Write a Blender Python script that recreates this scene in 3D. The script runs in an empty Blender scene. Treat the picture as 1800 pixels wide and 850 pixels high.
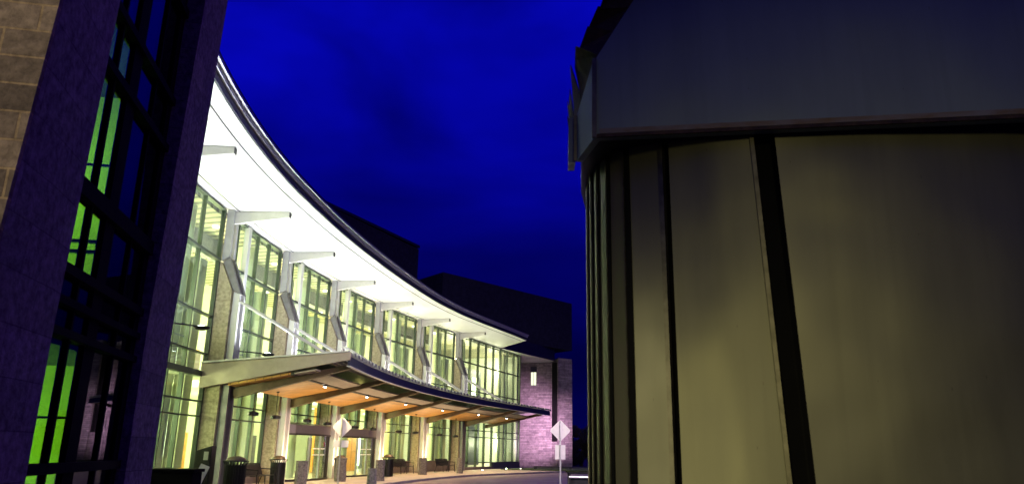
import bpy, bmesh, math, random
from mathutils import Vector, Matrix
random.seed(7)
R = math.radians
C = bpy.context.scene.collection
sc = bpy.context.scene

# ------------------------------------------------------------------ camera
EYE = 1.6
F_PX, PITCH, ROLL = 1310.0, R(15.6), R(1.04)
cam = bpy.data.cameras.new('camera')
cam.sensor_width = 36.0
cam.lens = F_PX / 1800 * 36
cam.clip_start, cam.clip_end = 0.05, 3000
cam_o = bpy.data.objects.new('camera', cam)
C.objects.link(cam_o)
fw = Vector((0, math.cos(PITCH), math.sin(PITCH)))
r0 = Vector((1, 0, 0)); u0 = r0.cross(fw)
rt = r0 * math.cos(ROLL) + u0 * math.sin(ROLL)
up = u0 * math.cos(ROLL) - r0 * math.sin(ROLL)
m = Matrix((rt, up, -fw)).transposed().to_4x4()
m.translation = Vector((0, 0, EYE))
cam_o.matrix_world = m
cam.dof.use_dof = True
cam.dof.focus_distance = 42
cam.dof.aperture_fstop = 3.5
sc.camera = cam_o

# ------------------------------------------------------------------ world: dusk sky
w = bpy.data.worlds.new('World'); sc.world = w; w.use_nodes = True
nt = w.node_tree; nt.nodes.clear()
N = nt.nodes.new; L = nt.links.new
out = N('ShaderNodeOutputWorld'); bg = N('ShaderNodeBackground'); bg.inputs['Strength'].default_value = 0.1
sky = N('ShaderNodeTexSky'); sky.sky_type = 'NISHITA'; sky.sun_disc = False
sky.sun_elevation = R(1.5); sky.sun_rotation = R(180)
tc = N('ShaderNodeTexCoord'); sep = N('ShaderNodeSeparateXYZ'); L(tc.outputs['Generated'], sep.inputs[0])
mp = N('ShaderNodeMapping'); mp.inputs['Scale'].default_value = (1.0, 1.0, 2.2); L(tc.outputs['Generated'], mp.inputs[0])
cl = N('ShaderNodeTexNoise'); cl.inputs['Scale'].default_value = 2.6; cl.inputs['Detail'].default_value = 4; cl.inputs['Roughness'].default_value = .5
cl.inputs['Distortion'].default_value = .4
L(mp.outputs[0], cl.inputs['Vector'])
cr = N('ShaderNodeValToRGB')
cr.color_ramp.elements[0].position = .33; cr.color_ramp.elements[0].color = (.45, .45, .45, 1)
cr.color_ramp.elements[1].position = .68; cr.color_ramp.elements[1].color = (1.35, 1.35, 1.35, 1)
L(cl.outputs['Fac'], cr.inputs[0])
el = N('ShaderNodeValToRGB')
el.color_ramp.elements[0].position = 0.0; el.color_ramp.elements[0].color = (.0013, .001, .11, 1)
el.color_ramp.elements[1].position = .62; el.color_ramp.elements[1].color = (.003, .004, 1.0, 1)
e = el.color_ramp.elements.new(.25); e.color = (.0012, .001, .22, 1)
e = el.color_ramp.elements.new(.42); e.color = (.002, .002, .6, 1)
L(sep.outputs['Z'], el.inputs[0])
bw = N('ShaderNodeRGBToBW'); L(sky.outputs[0], bw.inputs[0])
lf = N('ShaderNodeMath'); lf.operation = 'MULTIPLY_ADD'; lf.inputs[1].default_value = .25; lf.inputs[2].default_value = 3.3
L(bw.outputs[0], lf.inputs[0])
m1 = N('ShaderNodeMix'); m1.data_type = 'RGBA'; m1.blend_type = 'MULTIPLY'; m1.inputs['Factor'].default_value = 1
L(el.outputs[0], m1.inputs['A']); L(cr.outputs[0], m1.inputs['B'])
az = N('ShaderNodeMapRange'); az.inputs['From Min'].default_value = -.35; az.inputs['From Max'].default_value = .15
az.inputs['To Min'].default_value = .5; az.inputs['To Max'].default_value = 1; L(sep.outputs['Y'], az.inputs[0])
lf2 = N('ShaderNodeMath'); lf2.operation = 'MULTIPLY'; L(lf.outputs[0], lf2.inputs[0]); L(az.outputs[0], lf2.inputs[1]); lf = lf2
m2 = N('ShaderNodeVectorMath'); m2.operation = 'SCALE'; L(m1.outputs['Result'], m2.inputs[0]); L(lf.outputs[0], m2.inputs['Scale'])
L(m2.outputs[0], bg.inputs['Color']); L(bg.outputs[0], out.inputs[0])

# pink fill: one very weak broad sun lamp added to redden the wing
s = bpy.data.lights.new('pink_fill_sun', 'SUN'); s.energy = .08; s.angle = R(20); s.color = (1, .30, .42)
so = bpy.data.objects.new('pink_fill_sun', s); C.objects.link(so)
so.rotation_euler = (0, R(38), 0)

vs = sc.view_settings
sc.display_settings.display_device = 'sRGB'
vs.view_transform = 'Standard'; vs.look = 'None'; vs.exposure = .6; vs.gamma = 1; vs.use_curve_mapping = False
sc.render.engine = 'CYCLES'
cy = sc.cycles
cy.transparent_max_bounces = 24; cy.max_bounces = 8; cy.diffuse_bounces = 4; cy.glossy_bounces = 4
cy.sample_clamp_indirect = 4; cy.use_denoising = True; cy.caustics_reflective = False; cy.caustics_refractive = False
cy.use_light_tree = True

def lamp(kind, name, loc, energy, color, to=None, size=.2, size_y=None, spot=90, blend=.5):
    l = bpy.data.lights.new(name, kind); l.energy = energy; l.color = color
    if kind == 'AREA':
        l.size = size
        if size_y: l.shape = 'RECTANGLE'; l.size_y = size_y
    else:
        l.shadow_soft_size = size
    if kind == 'SPOT': l.spot_size = R(spot); l.spot_blend = blend
    o = bpy.data.objects.new(name, l); C.objects.link(o); o.location = loc
    if to is not None:
        o.rotation_euler = (Vector(to) - Vector(loc)).to_track_quat('-Z', 'Y').to_euler()
    return o

# unseen street lamps, and fill lights added for the zinc, around the photographer
lamp('SPOT', 'unseen_lamp_light', (-10.0, -7.0, 5.0), 2400, (1, .82, .54), (-5.2, 5.4, 4.2), .35, spot=34, blend=.6)
lamp('SPOT', 'unseen_lamp_light', (1.6, -7.2, 4.0), 400, (1, .86, .38), (2.1, 4.5, 1.1), .6, spot=40, blend=1)  # added to give the zinc panels a warm highlight
lamp('SPOT', 'unseen_lamp_light', (-7.2, -1.4, 2.8), 520, (1, .88, .46), (.85, 4.95, 1.0), .25, spot=24, blend=1)  # added to brighten the drum's left panels
lamp('SPOT', 'zinc_fill_light', (-3.4, -6.0, 1.4), 620, (1, .87, .36), (1.2, 4.7, .55), .3, spot=31, blend=1)  # added low fill for the lower zinc, no path lamp stands here
lamp('SPOT', 'unseen_lamp_light', (6.0, 15.0, 8.0), 6800, (1, .80, .86), (-.5, 36, 0), .3, spot=75, blend=.6)

# ------------------------------------------------------------------ materials
def mat(name):
    M = bpy.data.materials.new(name); M.use_nodes = True
    t = M.node_tree; t.nodes.clear()
    o = t.nodes.new('ShaderNodeOutputMaterial')
    return M, t, t.nodes.new, t.links.new, o

def pbr(name, col, rough=.5, metal=0.0, var=.15, scale=4.0, bump=0.0, bscale=30, spec=.5, stretch=(1, 1, 1), detail=5, dirt=None):
    """principled with two octaves of tonal variation and optional bump"""
    M, t, n, l, o = mat(name)
    b = n('ShaderNodeBsdfPrincipled'); l(b.outputs[0], o.inputs[0])
    b.inputs['Metallic'].default_value = metal
    b.inputs['Specular IOR Level'].default_value = spec
    g = n('ShaderNodeNewGeometry'); mp = n('ShaderNodeMapping'); mp.inputs['Scale'].default_value = stretch
    l(g.outputs['Position'], mp.inputs[0])
    z = n('ShaderNodeTexNoise'); z.inputs['Scale'].default_value = scale; z.inputs['Detail'].default_value = detail
    z.inputs['Roughness'].default_value = .62
    l(mp.outputs[0], z.inputs['Vector'])
    r = n('ShaderNodeValToRGB')
    lo = [max(0, c * (1 - var)) for c in col]; hi = [min(1, c * (1 + var)) for c in col]
    if dirt: lo = dirt
    r.color_ramp.elements[0].position = .32; r.color_ramp.elements[0].color = (*lo, 1)
    r.color_ramp.elements[1].position = .68; r.color_ramp.elements[1].color = (*hi, 1)
    l(z.outputs['Fac'], r.inputs[0]); l(r.outputs[0], b.inputs['Base Color'])
    rr = n('ShaderNodeMapRange'); rr.inputs['To Min'].default_value = max(.02, rough - .08); rr.inputs['To Max'].default_value = min(1, rough + .08)
    l(z.outputs['Fac'], rr.inputs[0]); l(rr.outputs[0], b.inputs['Roughness'])
    if bump:
        z2 = n('ShaderNodeTexNoise'); z2.inputs['Scale'].default_value = bscale; z2.inputs['Detail'].default_value = 6
        l(mp.outputs[0], z2.inputs['Vector'])
        bp = n('ShaderNodeBump'); bp.inputs['Strength'].default_value = bump; bp.inputs['Distance'].default_value = .02
        l(z2.outputs['Fac'], bp.inputs['Height']); l(bp.outputs[0], b.inputs['Normal'])
    return M

def stone(name, c1, c2, mortar, direction, bw=.6, bh=.3, ms=.008, var=.5, bump=.5, mottle=7.0):
    """coursed ashlar; direction is the horizontal direction of the wall in plan"""
    M, t, n, l, o = mat(name)
    b = n('ShaderNodeBsdfPrincipled'); l(b.outputs[0], o.inputs[0]); b.inputs['Roughness'].default_value = .85
    b.inputs['Specular IOR Level'].default_value = .25
    g = n('ShaderNodeNewGeometry')
    dt = n('ShaderNodeVectorMath'); dt.operation = 'DOT_PRODUCT'; dt.inputs[1].default_value = (*direction, 0)
    l(g.outputs['Position'], dt.inputs[0])
    sp = n('ShaderNodeSeparateXYZ'); l(g.outputs['Position'], sp.inputs[0])
    cb = n('ShaderNodeCombineXYZ'); l(dt.outputs['Value'], cb.inputs['X']); l(sp.outputs['Z'], cb.inputs['Y'])
    br = n('ShaderNodeTexBrick'); br.inputs['Scale'].default_value = 1
    br.inputs['Brick Width'].default_value = bw; br.inputs['Row Height'].default_value = bh
    br.inputs['Mortar Size'].default_value = ms; br.inputs['Mortar Smooth'].default_value = .2; br.inputs['Bias'].default_value = 0
    br.offset = .37; br.squash = 1.6; br.squash_frequency = 3
    br.inputs['Color1'].default_value = (*c1, 1); br.inputs['Color2'].default_value = (*c2, 1); br.inputs['Mortar'].default_value = (*mortar, 1)
    l(cb.outputs[0], br.inputs['Vector'])
    z = n('ShaderNodeTexNoise'); z.inputs['Scale'].default_value = mottle; z.inputs['Detail'].default_value = 8; z.inputs['Roughness'].default_value = .7
    l(g.outputs['Position'], z.inputs['Vector'])
    r = n('ShaderNodeValToRGB'); r.color_ramp.elements[0].position = .36; r.color_ramp.elements[1].position = .64
    r.color_ramp.elements[0].color = (1 - var, 1 - var, 1 - var, 1); r.color_ramp.elements[1].color = (1 + var * .5,) * 3 + (1,)
    l(z.outputs['Fac'], r.inputs[0])
    mx = n('ShaderNodeMix'); mx.data_type = 'RGBA'; mx.blend_type = 'MULTIPLY'; mx.inputs['Factor'].default_value = 1
    l(br.outputs['Color'], mx.inputs['A']); l(r.outputs[0], mx.inputs['B']); l(mx.outputs['Result'], b.inputs['Base Color'])
    ad = n('ShaderNodeMath'); ad.operation = 'MULTIPLY_ADD'; ad.inputs[1].default_value = -1.2
    l(br.outputs['Fac'], ad.inputs[0]); l(z.outputs['Fac'], ad.inputs[2])
    bp = n('ShaderNodeBump'); bp.inputs['Strength'].default_value = bump; bp.inputs['Distance'].default_value = .03
    l(ad.outputs[0], bp.inputs['Height']); l(bp.outputs[0], b.inputs['Normal'])
    return M

def glass(name, tint=(.86, .96, .9), refl=.05, edge=.7):
    M, t, n, l, o = mat(name)
    tr = n('ShaderNodeBsdfTransparent'); tr.inputs[0].default_value = (*tint, 1)
    gl = n('ShaderNodeBsdfGlossy'); gl.inputs['Roughness'].default_value = .01; gl.inputs['Color'].default_value = (.9, .95, 1, 1)
    lw = n('ShaderNodeLayerWeight'); lw.inputs['Blend'].default_value = .5
    pw = n('ShaderNodeMath'); pw.operation = 'POWER'; pw.inputs[1].default_value = 4; l(lw.outputs['Facing'], pw.inputs[0])
    ma = n('ShaderNodeMath'); ma.operation = 'MULTIPLY_ADD'; ma.inputs[1].default_value = edge; ma.inputs[2].default_value = refl; ma.use_clamp = True
    l(pw.outputs[0], ma.inputs[0])
    mx = n('ShaderNodeMixShader'); l(ma.outputs[0], mx.inputs[0]); l(tr.outputs[0], mx.inputs[1]); l(gl.outputs[0], mx.inputs[2])
    l(mx.outputs[0], o.inputs[0])
    return M

def glow(name, col, strength):
    M, t, n, l, o = mat(name)
    e = n('ShaderNodeEmission'); e.inputs[0].default_value = (*col, 1); e.inputs[1].default_value = strength
    l(e.outputs[0], o.inputs[0]); return M

def striped(name, c1, c2, direction, freq, rough=.5, zdir=0.0, gap=.1):
    """planks or slats running across `direction`"""
    M, t, n, l, o = mat(name)
    b = n('ShaderNodeBsdfPrincipled'); l(b.outputs[0], o.inputs[0]); b.inputs['Roughness'].default_value = rough
    g = n('ShaderNodeNewGeometry')
    dt = n('ShaderNodeVectorMath'); dt.operation = 'DOT_PRODUCT'; dt.inputs[1].default_value = (direction[0], direction[1], zdir)
    l(g.outputs['Position'], dt.inputs[0])
    mu = n('ShaderNodeMath'); mu.operation = 'MULTIPLY'; mu.inputs[1].default_value = freq; l(dt.outputs['Value'], mu.inputs[0])
    fr = n('ShaderNodeMath'); fr.operation = 'FRACT'; l(mu.outputs[0], fr.inputs[0])
    fl = n('ShaderNodeMath'); fl.operation = 'FLOOR'; l(mu.outputs[0], fl.inputs[0])
    wn = n('ShaderNodeTexWhiteNoise'); wn.noise_dimensions = '1D'; l(fl.outputs[0], wn.inputs['W'])
    r = n('ShaderNodeValToRGB'); r.color_ramp.elements[0].position = .0; r.color_ramp.elements[0].color = (*c2, 1)
    r.color_ramp.elements[0].position = gap * .8; r.color_ramp.elements[1].position = gap; r.color_ramp.elements[1].color = (*c1, 1)
    l(fr.outputs[0], r.inputs[0])
    z = n('ShaderNodeTexNoise'); z.inputs['Scale'].default_value = 3; z.inputs['Detail'].default_value = 6; l(g.outputs['Position'], z.inputs['Vector'])
    ad = n('ShaderNodeMath'); ad.operation = 'MULTIPLY_ADD'; ad.inputs[1].default_value = .35; l(wn.outputs['Value'], ad.inputs[0]); l(z.outputs['Fac'], ad.inputs[2])
    r2 = n('ShaderNodeMapRange'); r2.inputs['From Min'].default_value = .3; r2.inputs['From Max'].default_value = 1; r2.inputs['To Min'].default_value = .7; r2.inputs['To Max'].default_value = 1.25
    l(ad.outputs[0], r2.inputs[0])
    vm = n('ShaderNodeVectorMath'); vm.operation = 'SCALE'; l(r.outputs[0], vm.inputs[0]); l(r2.outputs[0], vm.inputs['Scale'])
    l(vm.outputs[0], b.inputs['Base Color'])
    return M

def zinc_mat(name, col, rough, metal):
    """patinated sheet metal: oil-canning in the normal, vertical run-off streaks and small scuffs"""
    M, t, n, l, o = mat(name)
    b = n('ShaderNodeBsdfPrincipled'); l(b.outputs[0], o.inputs[0]); b.inputs['Metallic'].default_value = metal
    g = n('ShaderNodeNewGeometry')
    mp = n('ShaderNodeMapping'); mp.inputs['Scale'].default_value = (3, 3, .6); l(g.outputs['Position'], mp.inputs[0])
    z = n('ShaderNodeTexNoise'); z.inputs['Scale'].default_value = 1; z.inputs['Detail'].default_value = 6; z.inputs['Roughness'].default_value = .65; l(mp.outputs[0], z.inputs['Vector'])
    z2 = n('ShaderNodeTexNoise'); z2.inputs['Scale'].default_value = 260; z2.inputs['Detail'].default_value = 2; l(g.outputs['Position'], z2.inputs['Vector'])
    mm = n('ShaderNodeMath'); mm.operation = 'MULTIPLY_ADD'; mm.inputs[1].default_value = .22; l(z2.outputs['Fac'], mm.inputs[0]); l(z.outputs['Fac'], mm.inputs[2])
    r = n('ShaderNodeValToRGB'); r.color_ramp.elements[0].position = .35; r.color_ramp.elements[1].position = .85
    r.color_ramp.elements[0].color = (*[c * .86 for c in col], 1); r.color_ramp.elements[1].color = (*[c * 1.1 for c in col], 1)
    l(mm.outputs[0], r.inputs[0])
    sm = n('ShaderNodeMapping'); sm.inputs['Scale'].default_value = (14, 14, 3.2); l(g.outputs['Position'], sm.inputs[0])
    vo = n('ShaderNodeTexVoronoi'); vo.inputs['Scale'].default_value = 1; vo.inputs['Randomness'].default_value = 1; l(sm.outputs[0], vo.inputs['Vector'])
    lt = n('ShaderNodeMath'); lt.operation = 'LESS_THAN'; lt.inputs[1].default_value = .03; l(vo.outputs['Distance'], lt.inputs[0])
    ml = n('ShaderNodeMath'); ml.operation = 'MULTIPLY'; ml.inputs[1].default_value = .55; l(lt.outputs[0], ml.inputs[0])
    mx = n('ShaderNodeMix'); mx.data_type = 'RGBA'; mx.blend_type = 'MIX'; l(ml.outputs[0], mx.inputs['Factor']); l(r.outputs[0], mx.inputs['A']); mx.inputs['B'].default_value = (.02, .018, .012, 1)
    # run-off stains: long soft vertical streaks, thicker where water comes over the edge
    st = n('ShaderNodeMapping'); st.inputs['Scale'].default_value = (11, 11, .33); l(g.outputs['Position'], st.inputs[0])
    zs = n('ShaderNodeTexNoise'); zs.inputs['Scale'].default_value = 1; zs.inputs['Detail'].default_value = 3; l(st.outputs[0], zs.inputs['Vector'])
    sr = n('ShaderNodeMapRange'); sr.inputs['From Min'].default_value = .52; sr.inputs['From Max'].default_value = .75; sr.inputs['To Max'].default_value = .18; l(zs.outputs['Fac'], sr.inputs[0])
    my = n('ShaderNodeMix'); my.data_type = 'RGBA'; l(sr.outputs[0], my.inputs['Factor']); l(mx.outputs['Result'], my.inputs['A']); my.inputs['B'].default_value = (*[c * .45 for c in col], 1)
    l(my.outputs['Result'], b.inputs['Base Color'])
    rr = n('ShaderNodeMapRange'); rr.inputs['To Min'].default_value = rough - .08; rr.inputs['To Max'].default_value = rough + .1
    l(z.outputs['Fac'], rr.inputs[0]); l(rr.outputs[0], b.inputs['Roughness'])
    z3 = n('ShaderNodeTexNoise'); z3.inputs['Scale'].default_value = 1.25; z3.inputs['Detail'].default_value = 1.0; l(g.outputs['Position'], z3.inputs['Vector'])
    bp = n('ShaderNodeBump'); bp.inputs['Strength'].default_value = .24; bp.inputs['Distance'].default_value = .17
    l(z3.outputs['Fac'], bp.inputs['Height'])
    bp2 = n('ShaderNodeBump'); bp2.inputs['Strength'].default_value = .12; bp2.inputs['Distance'].default_value = .002
    l(z2.outputs['Fac'], bp2.inputs['Height']); l(bp.outputs[0], bp2.inputs['Normal']); l(bp2.outputs[0], b.inputs['Normal'])
    return M

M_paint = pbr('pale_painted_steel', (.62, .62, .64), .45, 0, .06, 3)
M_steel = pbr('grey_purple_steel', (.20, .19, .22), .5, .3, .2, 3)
M_brown = pbr('bronze_steel', (.10, .065, .045), .45, .3, .25, 4)
M_dark = pbr('black_metal', (.016, .016, .018), .4, .4, .3, 6)
M_alu = pbr('silver_frame', (.50, .53, .55), .35, .6, .08, 5)
M_green_alu = pbr('dark_frame', (.05, .065, .05), .4, .5, .15, 5)
M_soffit = pbr('white_soffit_panel', (.82, .82, .84), .6, 0, .04, 1.2, stretch=(1, 1, 1))
M_seam = pbr('dark_joint', (.05, .045, .06), .6)
M_fascia = pbr('navy_roof_edge', (.035, .036, .06), .35, .5, .3, 2)
M_gutter = pbr('bright_gutter_metal', (.62, .63, .68), .4, .6, .04, 3)
M_zfascia = pbr('canopy_edge_panel', (.36, .31, .27), .7, .1, .08, 5, spec=.2)
M_white = pbr('white_interior', (.74, .78, .66), .7, 0, .05, 2)
M_col = pbr('pale_plaster_column', (.72, .76, .58), .6, 0, .05, 2)
M_floor = pbr('interior_floor', (.35, .33, .28), .3, 0, .15, 3)
M_slats = striped('slatted_ceiling', (.50, .47, .30), (.03, .028, .015), (.3, 1), 1.7, .5, gap=.45)
M_woodpanel = striped('orange_wood_panel', (.62, .26, .05), (.3, .1, .02), (.35, .93), 1.1, .4)
M_soffitwood = striped('oiled_timber_boards', (.52, .25, .055), (.12, .055, .018), (.95, -.3), 3.6, .45, gap=.09)
M_darkroom = pbr('dark_blue_partition', (.05, .055, .08), .5, 0, .2, 2)
M_glass = glass('clear_glass', (.90, .97, .91))
M_glass_wing = glass('dark_tinted_glass', (.42, .55, .42), .06, .5)
M_doorglass = glass('door_glass', (.86, .93, .88), .06, .7)
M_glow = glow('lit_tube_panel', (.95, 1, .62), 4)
M_glow_w = glow('lit_ceiling_panel', (1, .94, .70), 5)
M_glow_orange = glow('warm_light_cove', (1, .62, .2), 2.5)
M_bulb = glow('lamp_lens', (1, .9, .72), 40)
M_flood = glow('flood_lamp_lens', (.92, .96, 1), 30)
M_pier = stone('granite_pier', (.50, .44, .31), (.42, .37, .26), (.28, .24, .17), (.98, .17), 1.4, 1.35, .008, .38, .4, 9)
M_endwall = stone('rough_granite_courses', (.44, .38, .38), (.27, .23, .25), (.2, .17, .18), (.93, -.35), .75, .17, .014, .35, .8, 2.5)
M_mass = stone('dark_granite_courses', (.022, .026, .055), (.019, .023, .048), (.014, .017, .036), (.68, .73), .8, .22, .01, .35, .6, 2.5)  # blue of the sky light is put into the stone colour
WD = (-.1772, .9842); WN = (.9842, .1772)        # near wing: along and outward
M_wing = stone('split_granite', (.30, .27, .27), (.21, .19, .2), (.15, .14, .15), WD, .95, .42, .006, .55, .7, 11)
M_wing_front = stone('split_granite_front', (.34, .28, .19), (.15, .125, .09), (.42, .33, .18), WN, .40, .245, .011, .4, .7, 12)
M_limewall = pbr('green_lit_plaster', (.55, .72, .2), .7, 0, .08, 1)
M_zinc = zinc_mat('weathered_zinc', (.150, .150, .100), .40, .42)
M_zinc_band = zinc_mat('weathered_zinc_band', (.21, .27, .25), .55, .3)
M_rust = pbr('rust_stained_edge', (.055, .032, .016), .8, .1, .7, 14, bump=.5, bscale=40)
M_lip = pbr('worn_bright_edge', (.13, .125, .09), .45, .8, .35, 12)
M_seamdark = pbr('black_and_gap_shade', (.006, .006, .006), .9, 0, .2, spec=.1)  # near black, also painted in as shade of the zinc joints
M_hem = pbr('rust_smeared_hem', (.24, .23, .19), .7, .1, .1, 5, dirt=(.20, .13, .045), stretch=(1, 1, 3))
M_pave = pbr('pale_concrete_paving', (.46, .37, .35), .7, 0, .18, .9, bump=.15, bscale=60)
M_asphalt = pbr('asphalt', (.05, .048, .05), .75, 0, .3, 2, bump=.3, bscale=120)
M_kerb = pbr('granite_kerb', (.33, .31, .3), .8, 0, .2, 5, bump=.3)
M_lawn = pbr('lawn', (.05, .075, .015), .9, 0, .5, 5, bump=.8, bscale=60)
M_earth = pbr('dark_ground', (.04, .042, .035), .95, 0, .3, .4)
M_bollard = pbr('rough_granite', (.17, .155, .15), .85, 0, .55, 14, bump=.9, bscale=25)
M_sign = pbr('sign_back_aluminium', (.80, .78, .80), .5, .05, .06, 6)
M_galv = pbr('galvanised_post', (.42, .42, .45), .4, .7, .15, 12)
M_leaf = pbr('dark_leaves', (.010, .014, .008), .7, 0, .5, 3)
M_bark = pbr('bark', (.06, .045, .03), .9, 0, .4, 12)
M_header = pbr('brushed_bronze_header', (.30, .26, .27), .32, .8, .06, 8)
M_red = pbr('red_sticker', (.6, .04, .02), .5)
M_yellow = pbr('yellow_notice', (.85, .6, .08), .5)
M_frost = pbr('frosted_band', (.85, .9, .86), .5)
M_doorframe = pbr('dark_door_frame', (.035, .03, .03), .4, .4, .1)
M_basewall = pbr('brown_base_panel', (.12, .09, .095), .6, 0, .2, 3)
M_navypanel = pbr('navy_base_panel', (.03, .032, .07), .4, .2, .2, 3)

# ------------------------------------------------------------------ mesh builder
class MB:
    def __init__(s): s.v = []; s.f = []; s.sm = []
    def add(s, pts, faces, smooth=False):
        b = len(s.v); s.v += [tuple(p) for p in pts]
        for f in faces: s.f.append([b + i for i in f]); s.sm.append(smooth)
        return s
    def hexa(s, p):     # 4 bottom, 4 top
        return s.add(p, [(0, 3, 2, 1), (4, 5, 6, 7), (0, 1, 5, 4), (1, 2, 6, 5), (2, 3, 7, 6), (3, 0, 4, 7)])
    def box(s, a, b):
        (x0, y0, z0), (x1, y1, z1) = a, b
        return s.hexa([(x0, y0, z0), (x1, y0, z0), (x1, y1, z0), (x0, y1, z0), (x0, y0, z1), (x1, y0, z1), (x1, y1, z1), (x0, y1, z1)])
    def prism(s, poly, z0, z1):     # plan polygon extruded in z
        n = len(poly)
        z0s = z0 if isinstance(z0, (list, tuple)) else [z0] * n; z1s = z1 if isinstance(z1, (list, tuple)) else [z1] * n
        p = [(x, y, z) for (x, y), z in zip(poly, z0s)] + [(x, y, z) for (x, y), z in zip(poly, z1s)]
        return s.add(p, [tuple(range(n - 1, -1, -1)), tuple(range(n, 2 * n))] + [(i, (i + 1) % n, n + (i + 1) % n, n + i) for i in range(n)])
    def loft(s, rings, cap=True, closed=True, smooth=False):
        n = len(rings[0]); pts = [q for r in rings for q in r]; fs = []
        for k in range(len(rings) - 1):
            for i in range(n if closed else n - 1):
                j = (i + 1) % n
                fs.append((k * n + i, k * n + j, (k + 1) * n + j, (k + 1) * n + i))
        s.add(pts, fs, smooth)
        if cap and closed:
            s.add(rings[0], [tuple(range(n - 1, -1, -1))]); s.add(rings[-1], [tuple(range(n))])
        return s
    def tube(s, pts, r, n=8):
        pts = [Vector(p) for p in pts]; rr = r if isinstance(r, (list, tuple)) else [r] * len(pts); rings = []
        for i, p in enumerate(pts):
            d = (pts[min(i + 1, len(pts) - 1)] - pts[max(i - 1, 0)]).normalized()
            a = d.orthogonal().normalized() if abs(d.z) > .95 else d.cross(Vector((0, 0, 1))).normalized()
            b = d.cross(a)
            rings.append([p + (a * math.cos(t) + b * math.sin(t)) * rr[i] for t in [2 * math.pi * k / n for k in range(n)]])
        return s.loft(rings, smooth=True)
    def bar(s, p, q, wdt, h, upv=(0, 0, 1)):
        p, q = Vector(p), Vector(q); d = (q - p).normalized(); a = d.cross(Vector(upv)).normalized() * (wdt / 2); b = a.cross(d).normalized() * (h / 2)
        return s.loft([[p - a - b, p + a - b, p + a + b, p - a + b], [q - a - b, q + a - b, q + a + b, q - a + b]])
    def lathe(s, c, prof, n=16):
        c = Vector(c)
        return s.loft([[c + Vector((r * math.cos(t), r * math.sin(t), z)) for t in [2 * math.pi * k / n for k in range(n)]] for r, z in prof], smooth=True)
    # --- in building coordinates (s along the facade, o outward, z)
    def soz(s, s0, s1, o0, o1, z0, z1, n=1):
        return s.prof([(o0, z0), (o1, z0), (o1, z1), (o0, z1)], s0, s1, n)
    def prof(s, prof, s0, s1, n=1):
        return s.loft([[P(s0 + (s1 - s0) * k / n, o, z) for o, z in prof] for k in range(n + 1)])
    def build(s, name, material, parent=None, bevel=0):
        me = bpy.data.meshes.new(name)
        off = Vector(parent_world(parent)) if parent else Vector((0, 0, 0))
        me.from_pydata([Vector(v) - off for v in s.v], [], s.f)
        bm = bmesh.new(); bm.from_mesh(me)
        bmesh.ops.remove_doubles(bm, verts=bm.verts, dist=1e-5)
        bmesh.ops.recalc_face_normals(bm, faces=bm.faces)
        if bevel:
            bmesh.ops.bevel(bm, geom=[e for e in bm.edges if len(e.link_faces) == 2 and e.calc_face_angle(0) > .6], offset=bevel, segments=2, affect='EDGES', profile=.6)
        bm.to_mesh(me); bm.free()
        if any(s.sm):
            me.polygons.foreach_set('use_smooth', [True] * len(me.polygons))
            me.set_sharp_from_angle(angle=R(40))
        me.materials.append(material)
        o = bpy.data.objects.new(name, me); C.objects.link(o)
        if parent: o.parent = parent
        return o

def parent_world(o):
    v = Vector((0, 0, 0))
    while o: v += o.location; o = o.parent
    return v
def tag(o, label=None, cat=None, group=None, kind=None):
    if label: o['label'] = label
    if cat: o['category'] = cat
    if group: o['group'] = group
    if kind: o['kind'] = kind
    return o
def thing(name, loc, label, cat, group=None):
    o = bpy.data.objects.new(name, None); C.objects.link(o); o.location = loc; o.empty_display_size = .3
    return tag(o, label, cat, group)
def copy_tree(o, parent=None):
    c = o.copy(); C.objects.link(c); c.parent = parent
    for ch in list(o.children): copy_tree(ch, c)
    return c

# facade line: arc of 76 m radius, straight after S1
RC, CX, CY, S1 = 76.0, 65.0, 26.0, 28.3
def P(s, o=0.0, z=0.0):
    th = min(s, S1) / RC
    x, y = CX - (RC - o) * math.cos(th), CY + (RC - o) * math.sin(th)
    if s > S1:
        x += (s - S1) * math.sin(th); y += (s - S1) * math.cos(th)
    return Vector((x, y, z))

GZ = .1                                           # pavement level

# ------------------------------------------------------------------ ground
def structure(name, mb, material):
    return tag(mb.build(name, material), kind='structure')
structure('ground', MB().add([(-400, -300, -.06), (400, -300, -.06), (400, 700, -.06), (-400, 700, -.06)], [(0, 1, 2, 3)]), M_earth)
structure('road', MB().add([(-30, -40, 0), (60, -40, 0), (60, 69, 0), (-30, 69, 0)], [(0, 1, 2, 3)]), M_asphalt)
# pavement along the facade, widening towards the far end
inner = [P(s_, -1.2) for s_ in [-13 + 2 * k for k in range(31)]]
outer = [P(s_, 5.0 + max(0, s_ - 26) * .12) for s_ in [-13 + 2 * k for k in range(31)]]
pm = MB(); rings = []
for a, b in zip(inner, outer):
    rings.append([Vector((a.x, a.y, -.05)), Vector((b.x, b.y, -.05)), Vector((b.x, b.y, GZ)), Vector((a.x, a.y, GZ))])
structure('pavement', pm.loft(rings), M_pave)
km = MB(); rings = []
for b, a in zip(outer, inner):
    d = (b - a).normalized()
    q = b + d * .15; p2 = b + d * .004
    rings.append([Vector((p2.x, p2.y, -.05)), Vector((q.x, q.y, -.05)), Vector((q.x, q.y, GZ + .01)), Vector((p2.x, p2.y, GZ + .01))])
structure('kerb', km.loft(rings), M_kerb)
structure('forecourt', MB().add([(-9, 10, .006), (9.5, 12, .006), (12, 62, .006), (-1, 62, .006), (-7, 40, .006)], [(0, 1, 2, 3, 4)]),
          pbr('worn_concrete_drive', (.27, .20, .205), .6, 0, .3, .5, bump=.2, bscale=40))
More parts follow.
